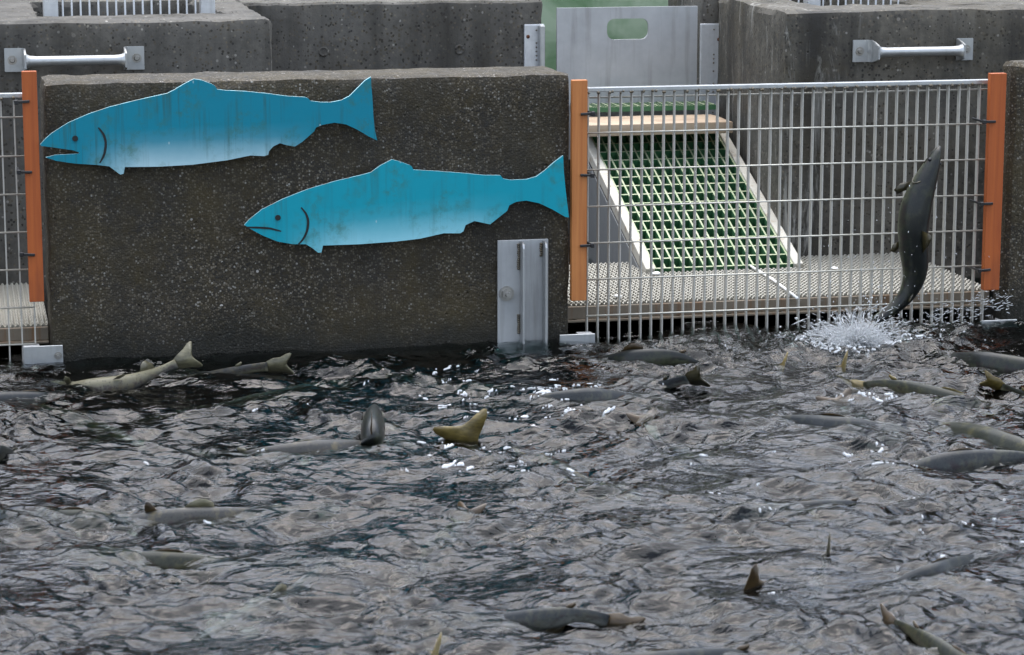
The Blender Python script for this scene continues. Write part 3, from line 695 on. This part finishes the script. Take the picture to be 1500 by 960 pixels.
def salmon(ctrl, label, body=1, fins=1, roll=0., upv=None, hscale=1., ridge=True, nring=34, group='salmon breaking the water surface', fan=1.0, wscale=1., dors=.16, length=None, fins_=1.):
    """ctrl: (t, point) along the fish from snout 0 to tail root 1; missing ends are run on under water"""
    t0 = np.array([c[0] for c in ctrl]); P0 = np.array([c[1] for c in ctrl], float)
    k = np.argsort(t0); t0, P0 = t0[k], P0[k]
    seg = np.linalg.norm(np.diff(P0, axis=0), axis=1); L = seg.sum()/(t0[-1]-t0[0])
    if length: P0 = P0[-1]+(P0-P0[-1])*length/L; L = length
    def ext(tn, t, p, d):
        d = d/np.linalg.norm(d); d = d+np.array([0, 0, -.30 if ridge else 0.]); d /= np.linalg.norm(d); return p+d*abs(tn-t)*L
    if t0[0] > .02: P0 = np.vstack([ext(0, t0[0], P0[0], P0[0]-P0[1]), P0]); t0 = np.append(0., t0)
    if t0[-1] < .98: P0 = np.vstack([P0, ext(1, t0[-1], P0[-1], P0[-1]-P0[-2])]); t0 = np.append(t0, 1.)
    ts = np.linspace(0, 1, nring)**.92
    fine = np.linspace(0, 1, 121); C = np.stack([np.interp(fine, t0, P0[:, i]) for i in range(3)], 1)
    for _ in range(90): C[1:-1] = (C[:-2]+2*C[1:-1]+C[2:])/4
    S = np.stack([np.interp(ts, fine, C[:, i]) for i in range(3)], 1)
    T = np.gradient(S, axis=0); T /= np.linalg.norm(T, axis=1)[:, None]
    u0 = np.array([0, 0, 1.]) if upv is None else np.array(upv, float)
    U = []; 
    for i in range(nring):
        u = u0 if upv is None or i == 0 else U[-1]
        u = u-T[i]*(u@T[i]); u /= max(np.linalg.norm(u), 1e-6)
        U.append(u)
    U = np.array(U); B = np.cross(T, U)
    if roll:
        cr, sr = math.cos(roll), math.sin(roll); U, B = U*cr+B*sr, B*cr-U*sr
    H = np.interp(ts, TT, HH)*L*hscale*.5; Wd = np.interp(ts, TT, WWd)*L*.5*hscale*(1+(wscale-1)*np.clip((ts-.06)/.25, 0, 1))*(1+(.55*np.clip((ts-.5)/.4, 0, 1) if wscale > 1.5 else 0))
    off = np.zeros(nring) if not ridge else (H*abs(math.cos(roll))+Wd*abs(math.sin(roll)))
    S = S-np.outer(off, [0, 0, 1.])
    ns = 18; V, Fc, bel = [], [], []
    for i in range(nring):
        for j in range(ns):
            a = 2*math.pi*j/ns; ca, sa = math.cos(a), math.sin(a)
            V.append(S[i]+U[i]*H[i]*ca*(1 if ca > 0 else .95)+B[i]*Wd[i]*sa*(1-.12*ca)); bel.append((1-ca)/2)
    for i in range(nring-1):
        for j in range(ns): Fc.append((i*ns+j, i*ns+(j+1) % ns, (i+1)*ns+(j+1) % ns, (i+1)*ns+j))
    Fc.append(tuple(range(ns))[::-1]); Fc.append(tuple(range((nring-1)*ns, nring*ns)))
    base = S[nring//2]
    root = empty('salmon', tuple(base)); tag(root, label, 'salmon', group)
    me = fromnp('body', V, Fc); at_ = me.attributes.new('belly', 'FLOAT', 'POINT'); at_.data.foreach_set('value', bel)
    al_ = me.attributes.new('along', 'FLOAT', 'POINT'); al_.data.foreach_set('value', np.repeat(ts, ns).astype(np.float32))
    bod = link('body', me, FB[body], root, smooth=True)
    def fr_(t):
        i = np.interp(t, ts, range(nring)); f = lambda A: np.array([np.interp(i, range(nring), A[:, k]) for k in range(3)])
        return f(S), f(T), f(U), f(B), np.interp(t, ts, H), np.interp(t, ts, Wd)
    def fin(name, pts, th=.0014, fm=None, curl=0.):
        """pts: closed outline of 3D points; domed slightly so it is not a flat card"""
        q = np.array(pts); c = q.mean(0); nrm = np.cross(q[1]-q[0], q[len(q)//2]-q[0]); nrm /= max(np.linalg.norm(nrm), 1e-9)
        V, Fc = [], []; n = len(q)
        for s in (1, -1):
            V += list(q+nrm*s*th*.25); V.append(c+nrm*(s*th+curl))
        for i in range(n):
            j = (i+1) % n
            Fc += [(i, j, n), (n+1+j, n+1+i, 2*n+1), (i, n+1+i, n+1+j, j)]
        link(name, fromnp(name, V, Fc), FM[fins if fm is None else fm], root, smooth=True)
    p, T_, U_, B_, h, w_ = fr_(.52); 
    def onback(t, e, s=1): a, T2, U2, B2, h2, _ = fr_(t); return a+U2*(s*(h2*.9+e*L))
    fin('dorsal_fin', [onback(.44, 0), onback(.455+.03*(1-dors), .05*dors), onback(.475+.05*(1-dors), .078*dors), onback(.50+.06*(1-dors), .074*dors), onback(.54+.04*(1-dors), .045*dors), onback(.565, .012*dors), onback(.58, 0)])
    fin('adipose_fin', [onback(.80, 0), onback(.815, .014), onback(.845, .026), onback(.85, .018), onback(.835, 0)], .003)
    fin('anal_fin', [onback(.70, 0, -1), onback(.725, .05, -1), onback(.75, .06, -1), onback(.79, .03, -1), onback(.81, 0, -1)])
    for s in (1, -1):
        for nm, t, ln, wdt in (('pectoral_fin', .21, .115, .052), ('pelvic_fin', .52, .08, .04)):
            p, T_, U_, B_, h, w_ = fr_(t); r0 = p-U_*h*.62+B_*s*w_*.72
            d = (B_*s*.75-U_*.35+T_*.6); d /= np.linalg.norm(d); e = T_-d*(T_@d); e /= np.linalg.norm(e)
            fin(nm, [r0-e*wdt*.25*L, r0+d*ln*.55*L*fins_-e*wdt*.35*L, r0+d*ln*L*fins_+e*wdt*.1*L, r0+d*ln*.85*L*fins_+e*wdt*.55*L, r0+d*ln*.3*L+e*wdt*.45*L])
    for s in (1, -1):                                # edge of the gill cover and the jaw
        for nm, path in (('gill_cover', [(.185, .5), (.20, .25), (.205, 0.), (.198, -.3), (.18, -.6)]), ('jaw', [(.012, -.15), (.04, -.22), (.075, -.2), (.10, -.28)])):
            pts_ = []
            for t, v in path:
                a_, T2, U2, B2, h2, w2 = fr_(t); pts_.append(a_+U2*h2*v+B2*s*w2*math.sqrt(max(0, 1-v*v))*(1-.12*v)*1.0)
            bm = bmesh.new(); tube(bm, pts_, .0022*L/.55, 6); link(nm, mesh(nm, bm), FM[3], bod, smooth=True)
    # tail
    p, T_, U_, B_, h, w_ = fr_(1.0); s_ = .115*L*fan; q = p-T_*.015*L
    out_ = [q+U_*h*.9, q+T_*.05*L+U_*h*1.6, q+T_*.09*L+U_*s_*.7, q+T_*.125*L+U_*s_*.93, q+T_*.148*L+U_*s_*.98, q+T_*.155*L+U_*s_*.88, q+T_*.145*L+U_*s_*.6, q+T_*.128*L+U_*s_*.28, q+T_*.120*L, q+T_*.128*L-U_*s_*.28, q+T_*.145*L-U_*s_*.6, q+T_*.155*L-U_*s_*.88, q+T_*.148*L-U_*s_*.98, q+T_*.125*L-U_*s_*.93, q+T_*.09*L-U_*s_*.7, q+T_*.05*L-U_*h*1.6, q-U_*h*.9]
    fin('tail_fin', out_, .0035, None, .0)
    for s in (1, -1):
        p, T_, U_, B_, h, w_ = fr_(.075); e = p+B_*s*w_*.93+U_*h*.25
        bm = bmesh.new(); bmesh.ops.create_uvsphere(bm, u_segments=10, v_segments=8, radius=.0062*L/.6, matrix=Matrix.Translation(e)); link('eye', mesh('eye', bm), MAT['black'], bod, smooth=True)
    return root, L

def W3(t, px, py, z): return (t, at(px, py, 2, z)-np.array([0, 0, .006]))
FISH = [
 ('pale salmon rolled belly up along the foot of the dark wall at left', 2, 2, R(168), [(.05,80,560,-.01),(.35,130,549,.028),(.65,195,543,.032),(.85,238,532,.03),(1.,258,522,.045)]),
 ('pale grey salmon with raised tail beside the wall below the upper fish cutout', 2, 2, R(15), [(.58,300,540,.0),(.8,345,532,.028),(1.,392,526,.038)]),
 ('grey salmon back at the left edge of the picture below the bracket', 1, 1, 0, [(.3,-5,570,.03),(.6,60,570,.02),(.78,92,577,-.01)]),
 ('dark salmon lunging away from the viewer with its back and fin out of the water', 3, 1, 0, [(.02,549,588,.020),(.2,547,590,.052),(.45,545,608,.055),(.65,545,628,.03),(.9,545,655,-.05)]),
 ('long pale grey salmon back left of the pair of yellow tail lobes', 2, 2, 0, [(.3,530,640,.008),(.5,455,640,.036),(.7,395,650,.022),(.84,356,657,.0)]),
 ('dark salmon arching with a brown tail under the foot of the wide bar screen', 3, 1, 0, [(.3,875,522,-.005),(.5,930,507,.045),(.75,982,508,.04),(.92,1012,519,.015)]),
 ('slate salmon with its tail fanned up just right of centre near the screen', 1, 3, R(25), [(.55,925,560,-.01),(.8,975,552,.02),(1.,1008,545,.045)]),
 ('slate salmon back with a brown fin among white flecks', 1, 1, 0, [(.3,925,573,.0),(.5,865,563,.042),(.75,800,572,.028),(.92,768,585,.0)]),
 ('salmon showing only a small olive tail fin right of the white flecks', 1, 1, R(85), [(.7,1005,632,-.05),(1.,955,617,-.002)]),
 ('salmon showing one slanting yellow fin left of the splash', 1, 0, R(25), [(.75,1115,568,-.10),(1.,1142,540,-.008)]),
 ('salmon showing one upright yellow tail lobe in front of the splash', 1, 0, R(15), [(.8,1246,585,-.13),(1.,1234,541,-.012)]),
 ('dark slate salmon back at the right edge below the right bracket', 3, 3, 0, [(.25,1515,522,.035),(.55,1440,511,.045),(.82,1388,514,.005)]),
 ('olive salmon with a long ridged back and pale tail right of the splash', 0, 0, 0, [(.3,1450,588,.0),(.55,1385,565,.034),(.8,1315,552,.028),(.95,1280,552,.02)]),
 ('reddish salmon with a yellow fan tail at the right edge', 0, 0, R(-20), [(.62,1545,580,-.01),(.85,1490,566,.02),(1.,1468,556,.035)]),
 ('salmon showing a small dark fin next to a streak of foam', 1, 1, R(75), [(.75,1285,605,-.06),(1.,1236,590,-.002)]),
 ('slate green salmon back on the right, third below the splash', 1, 1, 0, [(.25,1300,617,.0),(.5,1225,605,.036),(.8,1145,604,.004)]),
 ('olive salmon back with a brown fin sloping down at the right edge', 0, 1, 0, [(.2,1390,612,.0),(.42,1450,621,.036),(.65,1505,640,.03)]),
 ('broad grey salmon back lowest of those at the right edge', 1, 1, 0, [(.25,1330,676,.0),(.5,1400,654,.038),(.8,1500,656,.02)]),
 ('salmon showing a short brown tail lobe in the middle of the pool', 0, 1, R(80), [(.7,625,770,-.06),(1.,672,755,-.005)]),
 ('slate salmon with a broad brown tail near the bottom centre', 1, 1, 0, [(.5,722,896,.0),(.72,805,884,.034),(.92,862,886,.03)]),
 ('small dark olive salmon back in the left middle of the pool', 0, 1, 0, [(.4,70,745,.004),(.55,118,740,.026),(.75,165,749,.0)]),
 ('long pale salmon back in the left middle of the pool', 2, 2, 0, [(.15,182,752,.0),(.45,270,738,.036),(.8,392,740,.006)]),
 ('salmon showing a slanting amber fin below the long pale back at left', 0, 1, R(50), [(.72,180,742,-.05),(1.,220,752,.0)]),
 ('dark salmon back at lower left below the amber fin', 0, 1, 0, [(.32,170,808,.0),(.5,240,801,.026),(.76,330,814,.0)]),
 ('olive salmon swimming out of the bottom right corner', 0, 1, 0, [(1.,1312,902,.02),(.72,1362,922,.034),(.4,1430,962,.02)]),
 ('grey salmon back cut off by the bottom edge of the picture', 1, 1, 0, [(.2,825,966,.0),(.5,950,948,.038),(.8,1075,943,.01)]),
 ('salmon with a small amber tail tip right of the bottom centre', 1, 1, R(30), [(.68,1010,866,-.012),(1.,1088,857,.006)]),
 ('slate salmon back slanting upward in the lower right', 1, 1, 0, [(.2,1322,842,.0),(.5,1372,817,.036),(.8,1432,805,.0)]),
 ('salmon showing a thin upright fin blade in the right middle', 1, 3, R(10), [(.75,1170,852,-.13),(1.,1207,818,-.01)]),
 ('brown salmon flank at the left edge in the upper pool', 3, 3, R(20), [(.35,-45,655,.02),(.6,-12,642,.055),(.85,18,655,.0)]),
 ('pale salmon just under the surface at lower left centre', 2, 2, R(10), [(.15,318,912,-.012),(.5,400,862,.008),(.85,475,832,-.01)]),
 ('salmon showing a pale yellow tail near the bottom edge', 2, 0, R(20), [(.72,618,1010,-.08),(1.,632,968,-.01)]),
 ('faint grey salmon back in the right middle below the white foam', 1, 1, 0, [(.25,1122,740,-.006),(.55,1190,728,.022),(.85,1256,729,.0)]),
 ('dim olive salmon under the dark water left of the lunging fish', 0, 1, 0, [(.2,180,640,-.02),(.5,120,612,-.012),(.8,50,600,-.03)]),
 ('dim olive salmon under the dark water beneath the lower fish cutout', 0, 1, 0, [(.15,520,560,-.03),(.5,420,575,-.02),(.85,300,600,-.03)]),
 ('dim slate salmon under the surface near the centre flecks', 0, 1, 0, [(.2,700,570,-.02),(.5,640,560,-.01),(.85,560,552,-.03)]),
 ('yellowish salmon under the surface right of the yellow tail lobes', 0, 0, 0, [(.2,900,720,-.02),(.5,850,690,.0),(.85,790,670,-.01)]),
]
LEN = []
for lb, bd, fn, rl, pts in FISH:
    if len(pts) == 2:                                # only the tail shows: the fish stands on its head, tail breaking the surface
        P_ = at(pts[1][1], pts[1][2], 2, 0)+np.array([0, 0, -.034]); h_ = at(pts[0][1], pts[0][2], 2, 0)-P_; h_[2] = 0; h_ /= np.linalg.norm(h_)
        _, L = salmon([(.75, P_+h_*.085+np.array([0, 0, -.095])), (1., P_)], lb, bd, fn, rl, ridge=False, length=.50, fan=random.uniform(.7, 1.)); LEN.append(round(L, 2)); continue
    kw = {}
    if lb.startswith('dark salmon lunging'): kw = dict(hscale=.95, wscale=1.2, dors=.8)
    kw.setdefault('fan', random.uniform(.5, .8)); kw.setdefault('dors', random.choice([.12, .2, .5])); _, L = salmon([W3(*p) for p in pts], lb, bd, fn, rl, **kw); LEN.append(round(L, 2))
# the pair of yellow tail lobes: a fish diving, its tail spread across the view
P_ = at(690, 640, 2, 0)+np.array([0, 0, -.028])
_, L = salmon([(.7, P_+np.array([.05, -.03, -.14])), (1., P_)], 'diving salmon showing a pair of yellow tail lobes left of centre', 0, 0, 0, (1, -.35, -.1), ridge=False, fan=1.1, length=.55); LEN.append(round(L, 2))
# the leaping fish in front of the screen
YJ = -.12
jp = [(0,1377,214),(.12,1362,250),(.26,1346,290),(.42,1337,330),(.58,1340,370),(.72,1343,405),(.86,1326,442),(1.,1282,471)]
tc_ = -FW; upj = tc_+RT*.55+np.array([0, 0, .15])
_, L = salmon([(t, at(x, y, 1, YJ)) for t, x, y in jp], 'olive grey salmon leaping upright out of the splash in front of the bar screen', 3, 3, 0, upj, 1.2, False, 44, 'leaping salmon', 1.1, 1.55, 1.3, None, .8); LEN.append(round(L, 2))


# ---------------------------------------------------------------- water
def axis(parts):
    out_ = [np.linspace(a, b_, n, endpoint=False) for a, b_, n in parts]; return np.concatenate(out_+[np.array([parts[-1][1]])])
gx = axis([(-12, -2.4, 40), (-2.4, -1.75, 50), (-1.75, 1.75, 640), (1.75, 2.4, 50), (2.4, 12, 40)])
gy = axis([(-14, -4.0, 50), (-4.0, -3.0, 60), (-3.0, .10, 560), (.10, .7, 50), (.7, 1.59, 12)])
X, Y = np.meshgrid(gx, gy); Z = np.zeros_like(X)
sx_, sy_ = 0, 0
wr = np.random.default_rng(5)
# slow swirls that bend the ripples
qx = X+.05*np.sin(3.1*Y+1.3*X+.5)+.03*np.sin(7.3*X-4.1*Y+2)+.018*np.sin(15*Y+9*X); qy = Y+.05*np.sin(2.7*X-1.9*Y)+.03*np.sin(6.1*Y+5.2*X+1)+.018*np.sin(13*X-11*Y+2)
def noise2(s, k=14, seed=0):
    r = np.random.default_rng(seed); o_ = np.zeros_like(X)
    for _ in range(k):
        a = r.uniform(0, 6.28); l = s*r.uniform(.6, 1.6); o_ += np.sin((X*math.cos(a)+Y*math.sin(a))*6.283/l+r.uniform(0, 6.28))
    return o_/math.sqrt(k/2)
calm = np.clip(.8+.42*noise2(.55, 14, 3), .4, 1.5)
for _ in range(150):
    lam = math.exp(wr.uniform(math.log(.030), math.log(.4))); an = (math.pi/2-.2)+wr.normal(0, .52 if lam > .06 else .8)+(math.pi if wr.random() < .5 else 0)
    amp = lam*(.0092 if .042 < lam < .13 else .0092 if lam <= .042 else .0054)*wr.uniform(.4, 1.3)
    kx, ky = 6.283/lam*math.cos(an), 6.283/lam*math.sin(an)
    s = np.sin(kx*qx+ky*qy+wr.uniform(0, 6.28))
    Z += amp*(s if lam > .2 else np.sign(s)*np.abs(s)**.9)*(calm if lam < .2 else 1)
Z = Z+.3*np.maximum(Z, 0)**1.5*4                    # sharper crests
# churned water under the leaping fish and rings round the swimming ones
def ringw(px, py, amp, lam, reach):
    c = at(px, py, 2, 0); r = np.hypot(X-c[0], Y-c[1]); return amp*np.exp(-(r/reach)**1.3)*np.cos(r*6.283/lam)
for a_ in ((1290,490,.020,.13,.22),(550,640,.006,.09,.2),(690,650,.006,.10,.2),(985,520,.006,.09,.2),(1230,540,.006,.08,.15),(230,540,.005,.08,.2),(850,580,.005,.1,.25),(865,890,.005,.09,.2),(1400,660,.005,.1,.25),(300,720,.006,.11,.25),(1330,560,.006,.09,.3)): Z += ringw(*a_)
c = at(1280, 495, 2, 0); r_ = np.hypot((X-c[0])/1.5, Y-c[1]); Z += .013*np.exp(-(r_/.12)**2)*(noise2(.05, 16, 9)*.6+.4)
far = np.exp(-np.maximum(0, np.abs(X)-3)**2/4)*np.exp(-np.maximum(0, -Y-4)**2/8); Z *= far
Z *= 1-.6*np.exp(-((Y-.0)/.13)**2)*np.where((X > .1) & (X < 1.2), .35, 1.)
ny, nx = X.shape
V = np.stack([X.ravel(), Y.ravel(), Z.ravel()], 1); nv = len(V)
idx = np.arange(nv).reshape(ny, nx)
quads = np.stack([idx[:-1, :-1], idx[:-1, 1:], idx[1:, 1:], idx[1:, :-1]], -1).reshape(-1, 4)
rim = np.concatenate([idx[0, :], idx[1:, -1], idx[-1, -2::-1], idx[-2:0:-1, 0]])
Vb = V[rim].copy(); Vb[:, 2] = -.745; V = np.vstack([V, Vb]); nb_ = len(rim)
lo = nv+np.arange(nb_)
sk = np.stack([rim, lo, np.roll(lo, -1), np.roll(rim, -1)], 1)
me = bpy.data.meshes.new('water')
allq = np.vstack([quads, sk]); nq = len(allq)
me.vertices.add(len(V)); me.vertices.foreach_set('co', V.ravel())
me.loops.add(nq*4+nb_); me.loops.foreach_set('vertex_index', np.concatenate([allq.ravel(), lo[::-1]]).astype(np.int32))
me.polygons.add(nq+1)
me.polygons.foreach_set('loop_start', np.append(np.arange(nq)*4, nq*4).astype(np.int32))
me.update(calc_edges=True); me.validate()
me.polygons.foreach_set('use_smooth', [True]*len(me.polygons)); me.materials.append(MAT['water'])
water = bpy.data.objects.new('water', me); col.objects.link(water); water['kind'] = 'structure'
def wz(x, y):
    i = np.clip(np.searchsorted(gx, x), 1, nx-1); j = np.clip(np.searchsorted(gy, y), 1, ny-1); return Z[j, i]

# ---------------------------------------------------------------- foam flecks, some of the white standing in for sky glints
def fleck(bm, cx, cy, r, asp, ang):
    n = 20; z0 = wz(cx, cy); c = bm.verts.new((cx, cy, z0+.0022)); rim_ = []; low = []
    ph = [random.uniform(0, 6.28) for _ in range(3)]
    for k in range(n):
        a = 2*math.pi*k/n; rr = r*(1+.28*math.sin(2*a+ph[0])+.2*math.sin(3*a+ph[1])+.13*math.sin(5*a+ph[2]))
        u, v = rr*asp*math.cos(a), rr*math.sin(a); x = cx+u*math.cos(ang)-v*math.sin(ang); y = cy+u*math.sin(ang)+v*math.cos(ang)
        z = wz(x, y); rim_.append(bm.verts.new((cx+(x-cx)*.8, cy+(y-cy)*.8, z+.0018))); low.append(bm.verts.new((x, y, z-.002)))
    for k in range(n):
        j = (k+1) % n; bm.faces.new((c, rim_[k], rim_[j])); bm.faces.new((rim_[k], low[k], low[j], rim_[j]))
bm = bmesh.new()
def flecks(n, px, py, sx, sy, rmin, rmax):
    for _ in range(n):
        x, y = random.gauss(px, sx), random.gauss(py, sy)
        if y < 530 or not -60 < x < 1560: continue
        c = at(x, y, 2, 0); R0 = rmin+(rmax-rmin)*random.random()**2; an_ = random.gauss(0, .5)
        fleck(bm, c[0], c[1], R0*.55, random.uniform(1.2, 3.4), an_)
        for _k in range(random.randint(1, 5)): fleck(bm, c[0]+random.gauss(0, R0*2.2), c[1]+random.gauss(0, R0*1.6), R0*random.uniform(.12, .35), random.uniform(1, 3), an_+random.gauss(0, .4))
flecks(26, 690, 600, 60, 30, .002, .008); flecks(26, 820, 590, 36, 16, .003, .010); flecks(22, 720, 660, 60, 16, .003, .010)
flecks(14, 1340, 690, 110, 34, .002, .008); flecks(10, 1050, 660, 170, 70, .002, .007); flecks(6, 1000, 720, 200, 90, .002, .006); flecks(12, 640, 545, 80, 12, .002, .007)
flecks(10, 300, 690, 160, 60, .0015, .004); flecks(7, 1430, 800, 80, 60, .002, .007); flecks(14, 1290, 587, 30, 2, .003, .007)
o = link('foam', mesh('foam', bm), MAT['foam'], smooth=True); tag(o, 'white flecks of foam and sky glints on the pool', 'foam', None, 'stuff')

# ---------------------------------------------------------------- splash under the leaping salmon
ico = bmesh.new(); bmesh.ops.create_icosphere(ico, subdivisions=1, radius=1); iv = np.array([v.co[:] for v in ico.verts]); ifc = np.array([[v.index for v in f.verts] for f in ico.faces]); ico.free()
SV, SF, off_ = [], [], 0
def drop(c, r, st=1., d=(0, 0, 1)):
    global off_
    d = np.array(d, float); d /= np.linalg.norm(d); q = iv*r; q = q+np.outer(q@d, d)*(st-1)
    SV.append(q+c); SF.append(ifc+off_); off_ += len(iv)
sr = np.random.default_rng(3)
c0 = at(1255, 506, 2, 0)
for _ in range(3600):                               # burst of thin streaks thrown outwards from the tail
    a = sr.uniform(0, 6.283); el = abs(sr.normal(0, .7))+.05; d = np.array([math.cos(a)*math.cos(el)*1.25, math.sin(a)*math.cos(el)*.8, math.sin(el)])
    r = .010+.20*sr.beta(1.0, 2.8); p = c0+d*r*np.array([1, 1, .85])-np.array([0, 0, 1.2*r*r])+sr.normal(0, .006, 3)
    v = d-np.array([0, 0, 3.2*r]); drop(p, sr.uniform(.0004, .0011)*(1.8 if sr.random() < .1 else 1), sr.uniform(3, 16), v+sr.normal(0, .25, 3))
for _ in range(200):                                # heavy drops hanging over the burst
    a = sr.uniform(0, 6.283); r = abs(sr.normal(0, .13)); p = c0+np.array([r*1.3*math.cos(a), r*.6*math.sin(a), .01+sr.exponential(.03)]); drop(p, sr.uniform(.0012, .0030), sr.uniform(1, 1.8), sr.normal(0, 1, 3))
for _ in range(200):                                # drops flung up along the body
    x = sr.normal(1290, 60); y = 480-abs(sr.normal(0, 75)); p = at(x, y, 1, sr.uniform(-.2, -.02)); drop(p, sr.uniform(.0006, .0018), sr.uniform(1, 3), (sr.normal(0, .5), 0, 1))
for _ in range(240):                                # streaks thrown to the right across the post
    k = sr.beta(1.3, 1.1); x = 1350+k*135; y = 470-34*k+sr.normal(0, 11); p = at(x, y, 1, sr.uniform(-.12, -.03)); drop(p, sr.uniform(.0005, .0015), sr.uniform(2, 8), (1, 0, .2+sr.normal(0, .3)))
for _ in range(260):
    k = sr.uniform(0, 1); p = at(1185+75*k+sr.normal(0, 5), 488-5*math.sin(k*3)+sr.normal(0, 5), 1, sr.uniform(-.2, -.05)); drop(p, sr.uniform(.0006, .0018), sr.uniform(2, 10), (-1, 0, .4))
# connected ligaments of water pulled up by the tail
for _ in range(70):
    a = sr.uniform(0, 6.283); el = sr.uniform(.25, 1.1); d = np.array([math.cos(a)*math.cos(el)*1.2, math.sin(a)*math.cos(el)*.8, math.sin(el)]); R_ = sr.uniform(.04, .12); r0_ = sr.uniform(.0015, .0035)
    for k in np.linspace(0, 1, 16):
        r = R_*k; drop(c0+d*r-np.array([0, 0, 2.2*r*r]), r0_*(1-.8*k)+.0004, 2.2, d-np.array([0, 0, 4.4*r]))
me = fromnp('splash', np.vstack(SV), np.vstack(SF))
o = link('splash', me, MAT['spray'], smooth=True); tag(o, 'white spray and drops thrown up under the leaping salmon', 'splash', None, 'stuff')
# frothy mound of churned water
bm = bmesh.new()
for _ in range(220):
    a = sr.uniform(0, 6.283); rad = .14*math.sqrt(sr.uniform(0, 1)); x, y = c0[0]+rad*1.5*math.cos(a), c0[1]+rad*.8*math.sin(a)
    fleck(bm, x, y, sr.uniform(.0012, .0040), sr.uniform(1, 3.0), sr.uniform(0, 3.1))
o = link('froth', mesh('froth', bm), MAT['foam'], smooth=True); tag(o, 'white froth on the churned water round the leaping salmon', 'foam', None, 'stuff')
